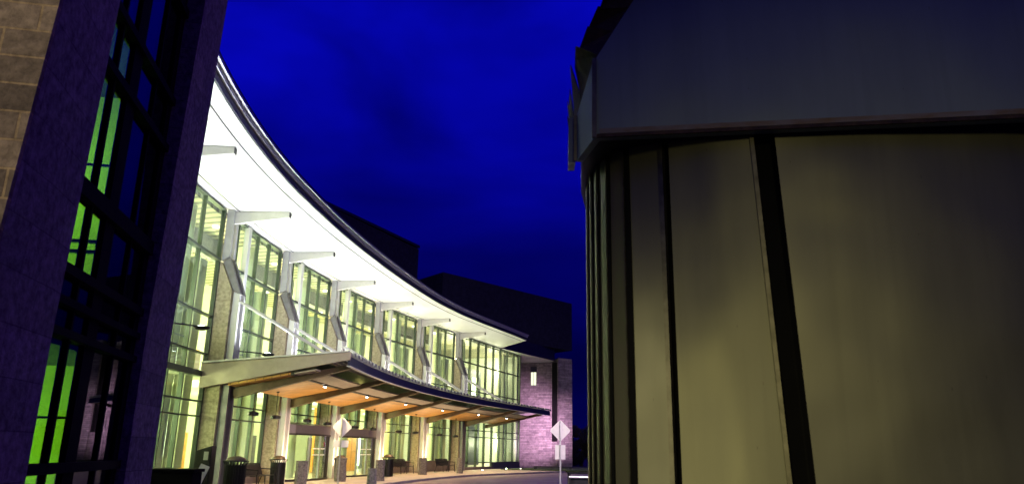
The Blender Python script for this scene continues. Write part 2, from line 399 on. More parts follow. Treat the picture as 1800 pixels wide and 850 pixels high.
structure('lawn', MB().prism([(-.6, 63.2), (4, 61.5), (16, 63), (20, 76), (2.6, 76.6), (2.2, 69.5)], -.04, .16), M_lawn)

# ------------------------------------------------------------------ the curved entrance building
B = thing('entrance_building', (0, 0, 0), 'two storey curved glass building with bright white overhanging roof and stone piers', 'building')
KS = [-11.5, -5.45, 1.2, 7.35, 13.55, 19.75, 26.05, 32.4]      # near side of each pier
SE = 46.9                                                      # far glass corner
S0 = -14.0
TOP = 10.25

# roof
def OE(s_):
    pts = [(-30, 2.95), (-20, 2.95), (-9.9, 2.96), (-5.5, 2.98), (-2.5, 3.28), (4.5, 3.72), (13, 4.02), (20, 3.85), (25, 3.7), (38, 3.95), (60, 4.0)]
    for (a, b), (c, d) in zip(pts, pts[1:]):
        if a <= s_ <= c: return b + (d - b) * (s_ - a) / (c - a)
OE_raw = OE
def OE(s_): return sum(OE_raw(s_ + d) for d in (-4.5, -3, -1.5, 0, 1.5, 3, 4.5)) / 7
def strip(zo, name, material, parent, o0, o1, z0, z1, s0=S0, s1=37.9, n=60):
    mb = MB(); rings = []
    for k in range(n + 1):
        q = s0 + (s1 - s0) * k / n; e_ = OE(q)
        A = o0(e_) if callable(o0) else o0; D = o1(e_) if callable(o1) else o1
        rings.append([P(q, A, z0), P(q, D, z0), P(q, D, z1), P(q, A, z1)])
    return mb.loft(rings).build(name, material, parent)
roof = MB()
rings = []
for k in range(61):
    q = S0 + (46.9 - S0) * k / 60
    e_ = min(OE(q), OE(q)) if q <= 37.9 else max(.3, OE(37.9) * (1 - (q - 37.9) / 4.0))
    rings.append([P(q, -7, 10.42), P(q, e_ - .05, 10.42), P(q, e_ - .05, 10.8), P(q, -7, 11.1)])
roof_o = roof.loft(rings).build('roof', M_fascia, B)
so_ = MB(); rings = []
for k in range(61):
    q = S0 + (41.6 - S0) * k / 60
    e_ = OE(q) if q <= 37.9 else max(.35, OE(37.9) * (1 - (q - 37.9) / 3.9))
    rings.append([P(q, -.15, 10.30), P(q, e_ - .03, 10.30), P(q, e_ - .03, 10.41), P(q, -.15, 10.41)])
so_.loft(rings).build('soffit', M_soffit, roof_o)
strip(0, 'edge_fascia', M_fascia, roof_o, lambda e: e - .02, lambda e: e + .03, 10.31, 10.53)
strip(0, 'gutter', M_gutter, roof_o, lambda e: e - .01, lambda e: e + .10, 10.535, 10.65)
strip(0, 'gutter', M_gutter, roof_o, lambda e: e - .01, lambda e: e + .19, 10.67, 10.735)
strip(0, 'gutter_lip', M_fascia, roof_o, lambda e: e - .03, lambda e: e + .20, 10.745, 10.80)
strip(0, 'soffit_joint', M_seam, roof_o, lambda e: e - .54, lambda e: e - .485, 10.292, 10.299)
strip(0, 'wall_joint', M_seam, roof_o, 0.42, .47, 10.292, 10.299, S0, 34)

def pane(mb, s0, s1, z0, z1, o=0.0, n=3): mb.soz(s0, s1, o - .012, o + .012, z0, z1, n)

# one bay between piers
def bay(k, s0, s1, doors=False, base=True):
    fr = MB()
    z_lo = GZ + (.72 if base else .08)
    if doors: z_lo = 2.62
    fr_name = 'mullion_frame'
    thick = s0 + 1.38
    ms = [s0 + .5, thick + 1.2, thick + 2.45]
    for q in ms: fr.soz(q - .03, q + .03, -.09, .07, z_lo, TOP)
    fr.soz(s1 - .10, s1 - .02, -.09, .07, z_lo, TOP)
    for z, h, d in ((2.57, .05, .09), (3.08, .05, .09), (4.03, .2, .1), (4.75, .05, .08), (6.12, .06, .10), (8.27, .09, .14), (TOP - .03, .06, .1)):
        if z > z_lo + .1: fr.soz(s0 + .05, s1 - .1, -.1, d - .012, z - h / 2, z + h / 2, 4)
    f = fr.build(fr_name, M_green_alu if False else M_alu_mix, B)
    g = MB(); pane(g, s0 + .05, s1 - .02, z_lo, TOP, 0, 4); g.build('pane', M_glass, f)
    MB().soz(thick - .13, thick + .13, -.05, .16, max(z_lo, 2.62), TOP).build('broad_mullion', M_paint, B)
    if base and not doors:
        MB().soz(s0 + .03, s1 - .03, -.12, .06, GZ - .1, z_lo, 4).build('base_wall', M_basewall, B)
    # inside: pale columns, lit windows of the rooms behind
    MB().lathe(P(s1 - 1.0, -1.1, 0), [(.42, .05), (.42, 8.2), (.44, 8.2), (.44, 10.2)], 20).build('interior_column', M_col, B)
    MB().soz(s1 - .75, s1 - .14, -.75, -.35, z_lo, 8.2).build('interior_pilaster', M_col, B)

M_alu_mix = pbr('grey_green_frame', (.06, .08, .065), .45, .3, .12, 5)

def pier(s0, z_plate=True, lit=True):
    MB().prof([(-.1, 0), (.62, 0), (.62, 7.15), (.12, 8.22), (-.1, 8.22)], s0, s0 + 1.05).build('stone_pier', M_pier, B, .012)
    for a in (.12, .60):
        MB().prof([(.64, 4.4), (.90, 4.4), (.90, 7.02), (.66, 7.10)], s0 + a, s0 + a + .13).build('steel_plate', M_paint, B)
        MB().prof([(.64, GZ - .02), (.90, GZ - .02), (.90, 4.39), (.64, 4.39)], s0 + a, s0 + a + .13).build('lower_plate', M_paint if lit else M_steel, B)  # unlit plates get the darker steel: shade put into the colour
        MB().prof([(.645, 7.14), (.91, 7.03), (.36, 8.42), (.135, 8.24)], s0 + a - .03, s0 + a + .15).build('sloped_plate', M_steel, B)
    for a in (.10, .52):
        MB().prof([(.06, 8.3), (.35, 8.44), (.33, 10.29), (.06, 10.29)], s0 + a, s0 + a + .13).build('steel_post', M_steelpost, B)
    mb = MB()
    mb.prof([(.2, 9.80), (2.38, 10.09), (2.38, 10.285), (.2, 10.285)], s0 + .29, s0 + .51)
    b = mb.build('bracket', M_bracket, B)
    MB().soz(s0 + .29, s0 + .51, 2.382, 2.40, 10.09, 10.285).build('end_cap', M_seam, b)
M_bracket = pbr('grey_bracket_paint', (.60, .59, .60), .5, 0, .06, 3)
M_steelpost = pbr('pale_grey_post', (.45, .45, .5), .45, .2, .1, 4)

bays = list(zip(KS[:-1], KS[1:]))
for k, (a, b) in enumerate(bays):
    bay(k, a + 0.95, b, doors=k in (3, 4), base=True)
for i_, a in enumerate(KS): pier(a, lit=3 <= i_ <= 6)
# far straight bay: tall curtain wall to the corner
fr = MB(); a0 = KS[-1] + .95
for k in range(9):
    q = a0 + .45 + (SE - a0 - .5) * k / 8
    fr.soz(q - .045, q + .045, -.12, .07, .15, TOP)
for z, h in ((.62, .08), (2.57, .06), (3.08, .06), (4.15, .1), (6.12, .07), (8.27, .09), (TOP - .03, .08)):
    fr.soz(a0, SE, -.09, .055, z - h / 2, z + h / 2, 2)
f = fr.build('mullion_frame', M_green_alu, B)
g = MB(); pane(g, a0, SE - .02, .62, TOP, 0, 2); g.build('pane', M_glass, f)
MB().soz(40.5, SE + .02, -.16, .09, .0, .58).build('base_wall', M_navypanel, B)
MB().soz(a0, 40.45, -.16, .08, .0, .3).build('base_wall', M_basewall, B)
# glass return at the corner
rt_ = MB(); g0 = P(SE, 0, 0)
rt_.prism([(g0.x - .06, g0.y), (g0.x + .02, g0.y), (1.12, 77.0), (1.04, 77.0)], .1, TOP)
rt_.build('corner_return', M_darkroom, B)
for q in (36.3, 45.4): MB().lathe(P(q, -1.3, 0), [(.40, .05), (.40, 10.2)], 20).build('interior_column', M_col, B)
MB().lathe(P(38.4, -2.6, 0), [(.3, .05), (.3, 10.2)], 16).build('interior_column', M_col, B)
MB().soz(39.6, 44.6, -3.2, -3.0, .3, 8.6).build('interior_partition', M_darkroom, B)
MB().soz(42.6, 43.5, -2.995, -2.97, 6.3, 7.9).build('lit_window', M_glow, B)

# interior shell
MB().soz(S0, SE, -7.2, -7.0, 0, 10.4, 40).build('interior_wall', M_white, B)
MB().soz(S0, SE, -6.99, -.2, 0, .09, 40).build('interior_floor', M_floor, B)
MB().soz(S0, 33.0, -6.98, -.25, 3.95, 4.2, 40).build('upper_floor', M_white, B)
MB().soz(S0, SE, -6.98, -.2, 10.10, 10.28, 40).build('interior_ceiling', M_slats, B)
for a in (S0 - .2, SE - .25): MB().soz(a, a + .2, -6.98, -.2, .1, 10.1).build('interior_wall', M_white, B)
for k, (a, b) in enumerate(bays):
    # cross walls give each bay its own room depth; lit openings and ceiling lights
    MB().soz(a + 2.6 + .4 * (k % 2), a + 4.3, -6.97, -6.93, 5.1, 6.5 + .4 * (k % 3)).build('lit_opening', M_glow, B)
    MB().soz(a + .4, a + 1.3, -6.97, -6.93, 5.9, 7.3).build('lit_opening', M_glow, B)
    if k == 5:
        MB().soz(a + .9, b - .2, -4.0, -3.85, .1, 3.94).build('timber_wall', M_woodpanel, B)
        MB().soz(a + 1.6, a + 2.5, -3.84, -3.80, .3, 2.4).build('lit_opening', M_glow_orange, B)
        MB().soz(a + 3.4, a + 4.1, -3.84, -3.80, .3, 2.4).build('lit_opening', M_glow_orange, B)
        MB().soz(a + .9, b - .2, -3.2, -2.9, 6.5, 6.7).build('light_cove', M_glow_orange, B)
    else:
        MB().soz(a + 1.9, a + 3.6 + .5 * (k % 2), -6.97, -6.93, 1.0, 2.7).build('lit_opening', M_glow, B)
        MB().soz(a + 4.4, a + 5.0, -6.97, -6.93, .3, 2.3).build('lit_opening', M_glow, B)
    MB().soz(a + 2.4, a + 4.0, -3.6, -3.2, 3.90, 3.945).build('ceiling_light', M_glow_w, B)
    MB().soz(a + 2.4, a + 4.0, -3.0, -2.6, 9.98, 10.09).build('ceiling_light', M_glow_w, B)
    MB().soz(a + .4, b - .1, -2.4, -1.9, 9.35, 10.09, 2).build('roof_reflection', M_steel, B)  # dark block added in place of the roof's reflection in the glass
    dw = MB(); dw.soz(a + 5.1, a + 5.8, -6.985, -6.95, 4.25, 6.5); dw.build('inner_door', M_woodpanel, B)
    MB().bar(P(a + 4.0, -1.6, 5.35), P(b - .9, -1.6, 6.2), .10, .12).build('slanted_light_strip', M_glow_w, B)  # bright slanting bar, built as a glowing light strip
    for n_, (q0, q1, z0_, z1_) in enumerate(((1.2, 1.8, 1.3, 2.1), (.4, 1.0, 1.2, 2.3), (5.0, 5.7, .1, 2.2), (1.0, 1.9, 4.9, 6.0), (5.2, 5.9, 5.2, 6.4))):
        MB().soz(a + q0, a + q1, -6.99, -6.91, z0_, z1_).build('wall_board', (M_woodpanel, M_darkroom, M_basewall, M_steel, M_brown)[(n_ + k) % 5], B)
    for q0 in (1.6, 3.2, 4.8):
        for o_ in (-1.0, -4.6):
            MB().lathe(P(a + q0, o_, 3.90), [(.02, .0), (.11, .0), (.11, .04), (.02, .04)], 10).build('ceiling_spot', M_glow_w, B)
            MB().lathe(P(a + q0, o_, 10.03), [(.02, .0), (.13, .0), (.13, .06), (.02, .06)], 10).build('ceiling_spot', M_glow_w, B)
    # handrail of the gallery
    rl = MB(); rl.bar(P(a + 1.1, -.5, 5.25), P(b - .3, -.5, 5.25), .05, .05); rl.build('gallery_rail', M_alu, B)
    gc = (.95, 1, .46) if k != 5 else (1, .72, .22)
    lamp('POINT', 'room_light', P(a + 3.0, -3.0 if k != 5 else -2.2, 3.0), 720 if k != 5 else 330, gc, size=.5)
    lamp('POINT', 'room_light', P(a + 3.4, -3.4, 6.6), 900, (1, .97, .50) if k < 5 else (1, .86, .42), size=.6)
for q in (36, 39, 45):
    lamp('POINT', 'room_light', P(q, -2.0, 8.6), 330, (1, .88, .6), size=.4); lamp('POINT', 'room_light', P(q, -1.9, 2.2), 260, (1, .93, .62), size=.4)

# ---- canopy over the entrance
cs0, cs1 = .82, 40.0
can = MB()
def zc(o): return 3.45 + .19 * o
can.prof([(.1, 4.15), (4.35, 4.75), (4.35, 4.82), (.1, 4.36)], cs0 + .1, cs1, 40)
canopy = can.build('canopy', M_fascia, B)
MB().prof([(1.0, zc(1.0)), (3.2, zc(3.2)), (3.2, zc(3.2) + .08), (1.0, zc(1.0) + .08)], cs0 + .1, cs1 - 1.2, 40).build('timber_soffit', M_soffitwood, canopy)
MB().prof([(3.32, zc(3.32)), (4.1, zc(4.1)), (4.1, zc(4.1) + .05), (3.32, zc(3.32) + .05)], cs0 + .1, cs1 - .8, 40).build('metal_soffit', M_zfascia, canopy)
MB().prof([(3.2, zc(3.2) - .03), (3.32, zc(3.32) - .03), (3.32, zc(3.32) + .1), (3.2, zc(3.2) + .1)], cs0 + .1, cs1 - .8, 40).build('soffit_channel', M_dark, canopy)
MB().prof([(.03, 3.52), (5.05, 4.56), (5.32, 4.60), (5.32, 4.88), (.03, 4.38)], cs0 - .06, cs0 + .08).build('end_fascia', M_zfascia, canopy, .006)
MB().prof([(.03, 4.40), (5.25, 4.885), (5.25, 4.93), (.03, 4.46)], cs0 - .10, cs0 + .13).build('end_coping', M_paint, canopy)
MB().prof([(5.2, 4.42), (5.28, 4.42), (5.28, 4.74), (5.2, 4.74)], cs0 + .1, cs1, 40).build('edge_beam', M_navypanel, canopy)
MB().prof([(5.17, 4.385), (5.31, 4.385), (5.31, 4.41), (5.17, 4.41)], cs0 + .1, cs1, 40).build('edge_flange', M_paint, canopy)
for o in (4.35, 4.62, 4.9):
    MB().tube([P(cs0 + .1 + (cs1 - cs0 - .3) * k / 40, o, 4.62) for k in range(41)], .06, 8).build('trellis_tube', M_dark, canopy)
fin = MB(); q = cs0 + .5
while q < cs1:
    fin.prof([(4.2, 4.84), (5.36, 4.78), (5.36, 4.90), (4.2, 4.96)], q, q + .26); q += .62
tf = fin.build('fin_grille', M_galv, canopy); tf['kind'] = 'stuff'
for a in KS[2:]:
    bm_ = MB(); bm_.prof([(.98, 3.25), (5.15, 4.36), (5.15, 4.52), (.98, 3.60)], a + .36, a + .68)
    bm_.build('beam', M_brown, canopy)
    for d in (.18, .80):
        MB().tube([P(a + d, .9, 6.75), P(a + d, 4.3, 4.86)], 0.05, 8).build('tie_rod', M_paint, canopy)
MB().prof([(.3, 3.30), (5.15, 4.36), (5.15, 4.52), (.3, 3.60)], 38.2, 38.5).build('beam', M_brown, canopy)
for k in range(6):
    q = 5.3 + 6.17 * k if k < 5 else 35.4
    c = P(q, 3.26, zc(3.26) - .05)
    d = MB().lathe(c + Vector((0, 0, -.05)), [(.02, .0), (.075, .0), (.09, .03), (.09, .09)], 14).build('downlight', M_dark, canopy)
    MB().lathe(c + Vector((0, 0, -.065)), [(.005, 0), (.06, .0), (.06, .012), (.005, .012)], 12).build('lens', M_bulb, d)
    lamp('SPOT', 'downlight_beam', c + Vector((0, 0, -.10)), 420, (1, .74, .38), c + Vector((0, 0, -3)), .06, spot=150, blend=.8)

# ---- revolving entrance doors
def door(s0, s1, label):
    o_ = 1.05
    mid = (s0 + s1) / 2; half = (s1 - s0) / 2
    def bulge(q, base=.25): return base + o_ * math.sqrt(max(0, 1 - ((q - mid) / (half * 1.02)) ** 2)) ** .8
    n = 14
    qs = [s0 + (s1 - s0) * k / n for k in range(n + 1)]
    hd = MB(); rings = [[P(q, .02, 2.18), P(q, bulge(q), 2.18), P(q, bulge(q), 2.56), P(q, .02, 2.72)] for q in qs]
    d = hd.loft(rings).build('entrance_door', M_header, B); d['label'] = label
    tr = MB(); rings = [[P(q, bulge(q) - .02, 2.10), P(q, bulge(q) + .025, 2.10), P(q, bulge(q) + .025, 2.178), P(q, bulge(q) - .02, 2.178)] for q in qs]
    tr.loft(rings).build('head_trim', M_doorframe, d)
    gl = MB(); rings = [[P(q, bulge(q) - .05, GZ + .08), P(q, bulge(q) - .03, GZ + .08), P(q, bulge(q) - .03, 2.1), P(q, bulge(q) - .05, 2.1)] for q in qs]
    gl.loft(rings).build('glass_leaf', M_doorglass, d)
    for k in (0, 4, 7, 10, 11, 14):
        q = qs[k]; ww = .05 if k != 10 else .11
        MB().soz(q - ww, q + ww, bulge(q) - .08, bulge(q), GZ, 2.1).build('stile', M_doorframe if k in (10, 11, 14) else M_alu, d)
    sl = MB(); rings = [[P(q, bulge(q) - .1, GZ), P(q, bulge(q) + .02, GZ), P(q, bulge(q) + .02, GZ + .09), P(q, bulge(q) - .1, GZ + .09)] for q in qs]
    sl.loft(rings).build('threshold', M_doorframe, d)
    for z in (1.22, 1.5):
        bd = MB(); rings = [[P(q, bulge(q) - .028, z), P(q, bulge(q) - .018, z), P(q, bulge(q) - .018, z + .045), P(q, bulge(q) - .028, z + .045)] for q in qs[5:10]]
        bd.loft(rings).build('safety_stripe', M_frost, d)
        bd = MB(); rings = [[P(q, bulge(q) - .028, z), P(q, bulge(q) - .018, z), P(q, bulge(q) - .018, z + .045), P(q, bulge(q) - .028, z + .045)] for q in qs[11:14]]
        bd.loft(rings).build('safety_stripe', M_frost, d)
    return d
d1 = door(KS[3] + 1.1, KS[4] - .1, 'left bronze header with curved glass doors')
d2 = door(KS[4] + 1.1, KS[5] - .1, 'right bronze header with curved glass doors')
# notices taped inside and a red sticker
for z, dz in ((1.75, .22), (1.35, .22), (.95, .25)):
    MB().soz(KS[3] + 1.25, KS[3] + 1.55, .30, .31, z, z + dz).build('notice', M_yellow, d1)
MB().soz(KS[4] - 1.45, KS[4] - 1.25, 1.0, 1.012, 1.62, 1.84).build('notice', M_red, d1)
MB().soz(KS[4] + 1.2, KS[4] + 1.75, .3, .31, 1.2, 1.85).build('notice', M_frost, d2)

# ---- low flat roof slab over the far corner
slab = MB().prism([(-1.5, 65.0), (4.47, 74.76), (3.6, 78.2), (-2, 78), (-4.5, 71)], 10.27, 11.45).build('corner_roof', M_fascia, B)
MB().prism([(-1.35, 65.1), (4.4, 74.7), (3.6, 78.0), (-1, 77.8)], 10.25, 10.266).build('slab_soffit', M_soffit, slab)

# ------------------------------------------------------------------ stone end blocks
T = thing('granite_tower', (4.5, 76, 0), 'tall dark granite block at the far end with lit lower wall', 'building')
wl = MB().prism([(.75, 77.4), (4.3, 76.05), (4.6, 77.2), (1.05, 78.6)], 0, 10.24).build('stone_wall', M_endwall, T)
wl['label'] = 'floodlit pinkish stone wall with one small lit window'
MB().prism([(4.86, 75.0), (6.3, 76.0), (4.6, 79.5), (4.2, 78)], 0, 10.6).build('stone_return', M_endwall, T)
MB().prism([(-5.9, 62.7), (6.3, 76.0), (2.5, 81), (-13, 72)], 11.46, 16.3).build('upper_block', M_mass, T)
MB().prism([(4.28, 76.0), (4.86, 75.3), (5.0, 76.2), (4.5, 77.0)], 2.5, 10.2).build('slit_window', M_dark, T)
MB().prism([(4.28, 76.0), (4.86, 75.3), (5.0, 76.2), (4.5, 77.0)], 0, 2.5).build('slit_base', M_endwall, T)
def wallpt(t, off, z): return Vector((.75 + 3.55 * t, 77.4 - 1.35 * t, z)) + Vector((-.355, -.935, 0)) * off
def wbox(t0, t1, o0, o1, z0, z1):
    return MB().hexa([wallpt(t0, o1, z0), wallpt(t1, o1, z0), wallpt(t1, o0, z0), wallpt(t0, o0, z0), wallpt(t0, o1, z1), wallpt(t1, o1, z1), wallpt(t1, o0, z1), wallpt(t0, o0, z1)])
wn_ = wbox(.41, .55, .0, .03, 8.0, 9.3).build('window', glow('dim_lit_window', (.95, 1, .66), .9), T)
wbox(.39, .57, .0, .05, 9.3, 9.85).build('window_head', M_darkroom, wn_)
wbox(.39, .57, .0, .08, 7.92, 8.0).build('window_sill', M_galv, wn_)
wbox(.475, .485, .03, .05, 8.0, 9.3).build('window_bar', M_galv, wn_)

K2 = thing('rear_block', (-14, 60, 0), 'dark windowless plant block rising behind the curved roof', 'building')
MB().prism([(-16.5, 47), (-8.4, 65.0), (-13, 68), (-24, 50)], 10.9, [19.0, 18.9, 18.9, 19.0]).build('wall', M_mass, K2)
MB().prism([(-16.6, 46.9), (-8.3, 65.0), (-13, 68.1), (-24.1, 50)], 19.03, 19.25).build('coping', M_fascia, K2)

# ------------------------------------------------------------------ near wing on the left
Wc = Vector((-4.008, 5.6, 0))
def W(t, n_, z=0.0):      # t along the side wall, n_ outward
    return Vector((Wc.x + WD[0] * t + WN[0] * n_, Wc.y + WD[1] * t + WN[1] * n_, z))
def wq(t0, t1, n0, n1, z0, z1, mb=None):
    mb = mb or MB()
    return mb.hexa([W(t0, n0, z0), W(t0, n1, z0), W(t1, n1, z0), W(t1, n0, z0), W(t0, n0, z1), W(t0, n1, z1), W(t1, n1, z1), W(t1, n0, z1)])
WG = thing('stone_wing', W(2, -2), 'near dark granite wing with a tall narrow glazed slot lit green inside', 'building')
H = 14.0
A1, A2, A3 = 1.32, 4.17, 5.38
def lean(k, z, z0): return k * max(0.0, z - z0)
ZR = (-.05, 2.5, 5.0, H)
MB().loft([[W(0.0, -.9, z), W(A1, -.9, z), W(A1, lean(.018, z, 2.5), z), W(0.0, lean(.046, z, 2.5), z)] for z in ZR]).build('side_wall', M_wing, WG)
MB().loft([[W(-.06, -9, z), W(-.004, -9, z), W(-.004, lean(.046, z, 2.5), z), W(-.06, lean(.046, z, 2.5), z)] for z in ZR]).build('front_wall', M_wing_front, WG)
MB().loft([[W(A2, -.34, z), W(A3, -.34, z), W(A3, lean(.026, z, 3), z), W(A2, lean(.026, z, 3), z)] for z in (-.05, 3.0, H)]).build('corner_pier', M_wing, WG)
wq(-.004, A3, -9, -3.4, -.05, .02).build('inner_floor', M_floor, WG)
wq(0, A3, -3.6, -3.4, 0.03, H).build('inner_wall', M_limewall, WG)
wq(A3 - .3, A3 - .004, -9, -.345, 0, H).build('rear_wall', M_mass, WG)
wq(-.08, A3, -9, 0.6, H + .01, H + .4).build('roof', M_fascia, WG)
for z in (2.6, 6.6, 10.4): wq(1.4, A3 - .43, -3.39, -.40, z, z + .8).build('floor_slab', M_darkroom, WG)
for z in (.9, 1.0, 1.9, 4.2, 4.35, 5.5, 8.0): wq(A3 - .46, A3 - .421, -3.38, -.36, z, z + .03).build('wall_rail', M_seamdark, WG)
# black sheet added so the right half of the glass reads dark
wq(3.25, A2 - .02, -.36, -.30, .03, H - .1).build('dark_backing', M_seamdark, WG)
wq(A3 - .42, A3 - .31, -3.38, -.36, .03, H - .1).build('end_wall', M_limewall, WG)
fr = MB()
for t, w_ in ((2.04, .05), (2.62, .30), (3.42, .05), (A2 - .10, .18)):
    wq(t - w_ / 2, t + w_ / 2, -.18, -.11, .03, H - .05, fr)
for z, h in ((1.3, .1), (2.6, .08), (2.9, .08), (3.2, .1), (4.02, .18), (5.5, .1), (6.2, .1), (7.6, .12), (8.8, .1)):
    wq(A1 + .02, A2 - .02, -.20, -.06, z, z + h, fr)
wf = fr.build('mullion_frame', M_seamdark, WG)
g = MB(); wq(A1 + .0, A2, -.16, -.14, .03, H - .05, g); g.build('pane', M_glass_wing, wf)
for z, p_ in ((1.4, 75), (5.0, 80), (9.2, 40)):
    lamp('AREA', 'wing_room_light', W(3.0, -2.2, z + .3), p_, (.66, 1, .10), W(5.0, -1.8, z - .2), .8, .8)

# ------------------------------------------------------------------ zinc-clad drum on the right
ZK = thing('zinc_drum', (2.4, 5.6, 0), 'close standing seam zinc clad drum with a deep plain metal band above', 'kiosk')
# wall line as (x/y ratio, y)
def zpt(u):
    pts = [(.100, 6.1), (.104, 5.75), (.111, 5.42), (.1185, 5.22), (.126, 5.10), (.1375, 4.98), (.162, 4.84), (.2165, 4.70), (.29, 4.58), (.366, 4.50), (.52, 4.40), (.747, 4.32), (1.0, 4.36), (1.35, 4.6)]
    for (a, b), (c, d) in zip(pts, pts[1:]):
        if a <= u <= c:
            t = (u - a) / (c - a); return Vector((0, 0, 0)) + Vector(((u) * (b + (d - b) * t), b + (d - b) * t, 0))
def zline(u0, u1, n=6): return [zpt(u0 + (u1 - u0) * k / n) for k in range(n + 1)]
def offs(line, d):
    outp = []
    for i, p in enumerate(line):
        t = (line[min(i + 1, len(line) - 1)] - line[max(i - 1, 0)]).normalized()
        outp.append(p + Vector((t.y, -t.x, 0)) * d)          # outward = towards the camera
    return outp
ZT = 3.95
def zlean(p, z):          # the panels rake back a little where the wall runs towards the camera
    u = p.x / p.y; k = max(0.0, min(1.0, (u - .23) / .12)) * .034
    return Vector((p.x - k * (z - 1.45), p.y, z))
def sheet(name, line, d0, d1, z0, z1, material, parent, lean=0.0):
    a, b = offs(line, d0), offs(line, d1)
    rings = []
    for p, q in zip(a, b):
        rings.append([zlean(p, z0), zlean(q, z0), zlean(q, z1), zlean(p, z1)])
    return MB().loft(rings, smooth=True).build(name, material, parent)
core = offs(zline(.101, 1.34, 60), -.09)
back = [(7.5, 6.5), (6.5, 9.5), (3.5, 10.5), (1.4, 9.0), (.84, 7.2)]
cr_ = core + [Vector((a, b, 0)) for a, b in back]
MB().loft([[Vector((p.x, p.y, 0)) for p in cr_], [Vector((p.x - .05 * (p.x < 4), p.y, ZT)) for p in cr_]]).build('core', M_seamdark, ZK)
edges = [(.1035, .1070), (.1085, .1125), (.1145, .1205), (.1232, .1345), (.1385, .1595), (.1665, .2150), (.2235, .3640), (.3950, .78), (.81, 1.3)]
for i, (a, b) in enumerate(edges):
    ln = .05 if a > .3 else (.05 if b > .3 else 0)
    line = zline(a, b, 8)
    sh = sheet('panel', line, -.012, 0, 0.02, ZT - .02, M_zinc, ZK)
    seg = zline(b - .0012 * (1 + 4 * (b > .2)), b, 1)
    sheet('seam', seg, -.03, .016, 0.02, ZT - .03, M_lip, sh)
for (a0_, a), (b, b0_) in zip(edges[:5], edges[1:6]):       # near-black strips over the narrow joints: painted shade of the gaps
    sheet('joint_shade', zline(a + .0004, b - .0001, 2), -.03, .012, 0.02, ZT - .03, M_seamdark, ZK)
# the deep band above
def plate(pts_px, name, material, th=.05, parent=ZK):
    n_ = Vector((0, 0, 0))
    a, b, c = (Vector(p) for p in pts_px[:3])
    nn = (b - a).cross(c - a).normalized()
    if nn.y > 0: nn = -nn
    ring0 = [Vector(p) for p in pts_px]; ring1 = [p - nn * th for p in ring0]
    return MB().loft([ring0, ring1]).build(name, material, parent)
def ray(px, py):
    return rt * ((px - 900) / F_PX) - up * ((py - 425) / F_PX) + fw
def at_y(px, py, y):
    d = ray(px, py); return Vector((0, 0, EYE)) + d * (y / d.y)
E0 = at_y(1046, 243, 4.57); 
bx = lambda x, z: Vector((x, 4.57 - .175 * (x - E0.x), z))      # the plane of the main band plate
E1 = bx(4.6, 3.57); E2 = bx(4.6, 6.6)
Ta = at_y(1046, 105, 4.57); Tb = at_y(1115, 0, 4.54)
sl = (Tb.z - Ta.z) / (Tb.x - Ta.x)
Tc = bx(Tb.x + .9, Tb.z + .9 * sl)
bp_ = plate([E0, E1, bx(4.6, Tc.z), Tc, bx(Ta.x, Ta.z)], 'band_panel', M_zinc_band)
G0 = at_y(1013, 284, 5.02); G1 = at_y(1013, 205, 5.02)
p2 = plate([G0, E0 + Vector((-.012, .02, 0)), bx(Ta.x, Ta.z) + Vector((-.012, .02, 0)), G1], 'band_panel', M_zinc_band)
H0 = at_y(1009, 300, 5.7); H1 = at_y(1009, 250, 5.7)
plate([H0, G0 + Vector((-.004, .02, 0)), G1 + Vector((-.004, .02, 0)), H1], 'band_panel', M_zinc_band)
MB().bar(E0 + Vector((-.006, -.012, 0)), bx(Ta.x, Ta.z) + Vector((-.006, -.012, 0)), .02, .03).build('corner_lip', M_lip, ZK)
MB().bar(G0 + Vector((-.006, -.012, 0)), G1 + Vector((-.006, -.012, 0)), .02, .03).build('corner_lip', M_lip, ZK)
# underside lip of the band with rust
MB().bar(bx(E0.x, E0.z) + Vector((0, -.008, .012)), E1 + Vector((0, -.008, .012)), .02, .022).build('band_lip', M_rust, ZK)
MB().bar(bx(E0.x + .03, E0.z) + Vector((0, -.005, .046)), E1 + Vector((0, -.005, .05)), .008, .035).build('band_hem', M_hem, ZK)
# rusty verge: folded pieces stepping up along the sloped edge
vp = [at_y(1003, 245, 5.72), at_y(1002, 195, 5.5), at_y(1010, 130, 5.05), at_y(1018, 92, 4.72), at_y(1062, 2, 4.5)]
vp.append(vp[-1] + (vp[-1] - vp[-2]) * 1.2)
vi = [H1, at_y(1008, 240, 5.6), G1, bx(Ta.x, Ta.z), bx(Tb.x, Tb.z), Tc]
def along_poly(pp, t):
    n = len(pp) - 1; k = min(int(t * n), n - 1); return pp[k].lerp(pp[k + 1], t * n - k)
rv = random.Random(4); NV = 13
for i in range(NV):
    t0, t1 = i / NV, (i + 1) / NV
    a, b, c, d = along_poly(vp, t0), along_poly(vp, t1), along_poly(vi, t1), along_poly(vi, t0)
    k = Vector((-.012 * rv.random() - .012 * (i % 2), .015 * (i % 2), 0)); th = Vector((.01, .05, .03))
    st = (b - a) * rv.uniform(.05, .22) + Vector((-.025 * rv.random(), 0, .01))
    MB().hexa([a + k, b + st + k, c + k * .2, d + k * .2, a + k + th, b + st + k + th, c + th, d + th]).build('verge', M_rust, ZK)
# lid that closes the drum behind the band
MB().prism([(E0.x + .05, E0.y + .06), (4.6, 3.95), (7.4, 6.4), (6.5, 9.4), (3.5, 10.4), (1.4, 8.9), (.82, 7.2), (H0.x + .06, 5.75), (G0.x + .05, 5.1)], 3.64, ZT + .06).build('soffit_ring', M_dark, ZK)

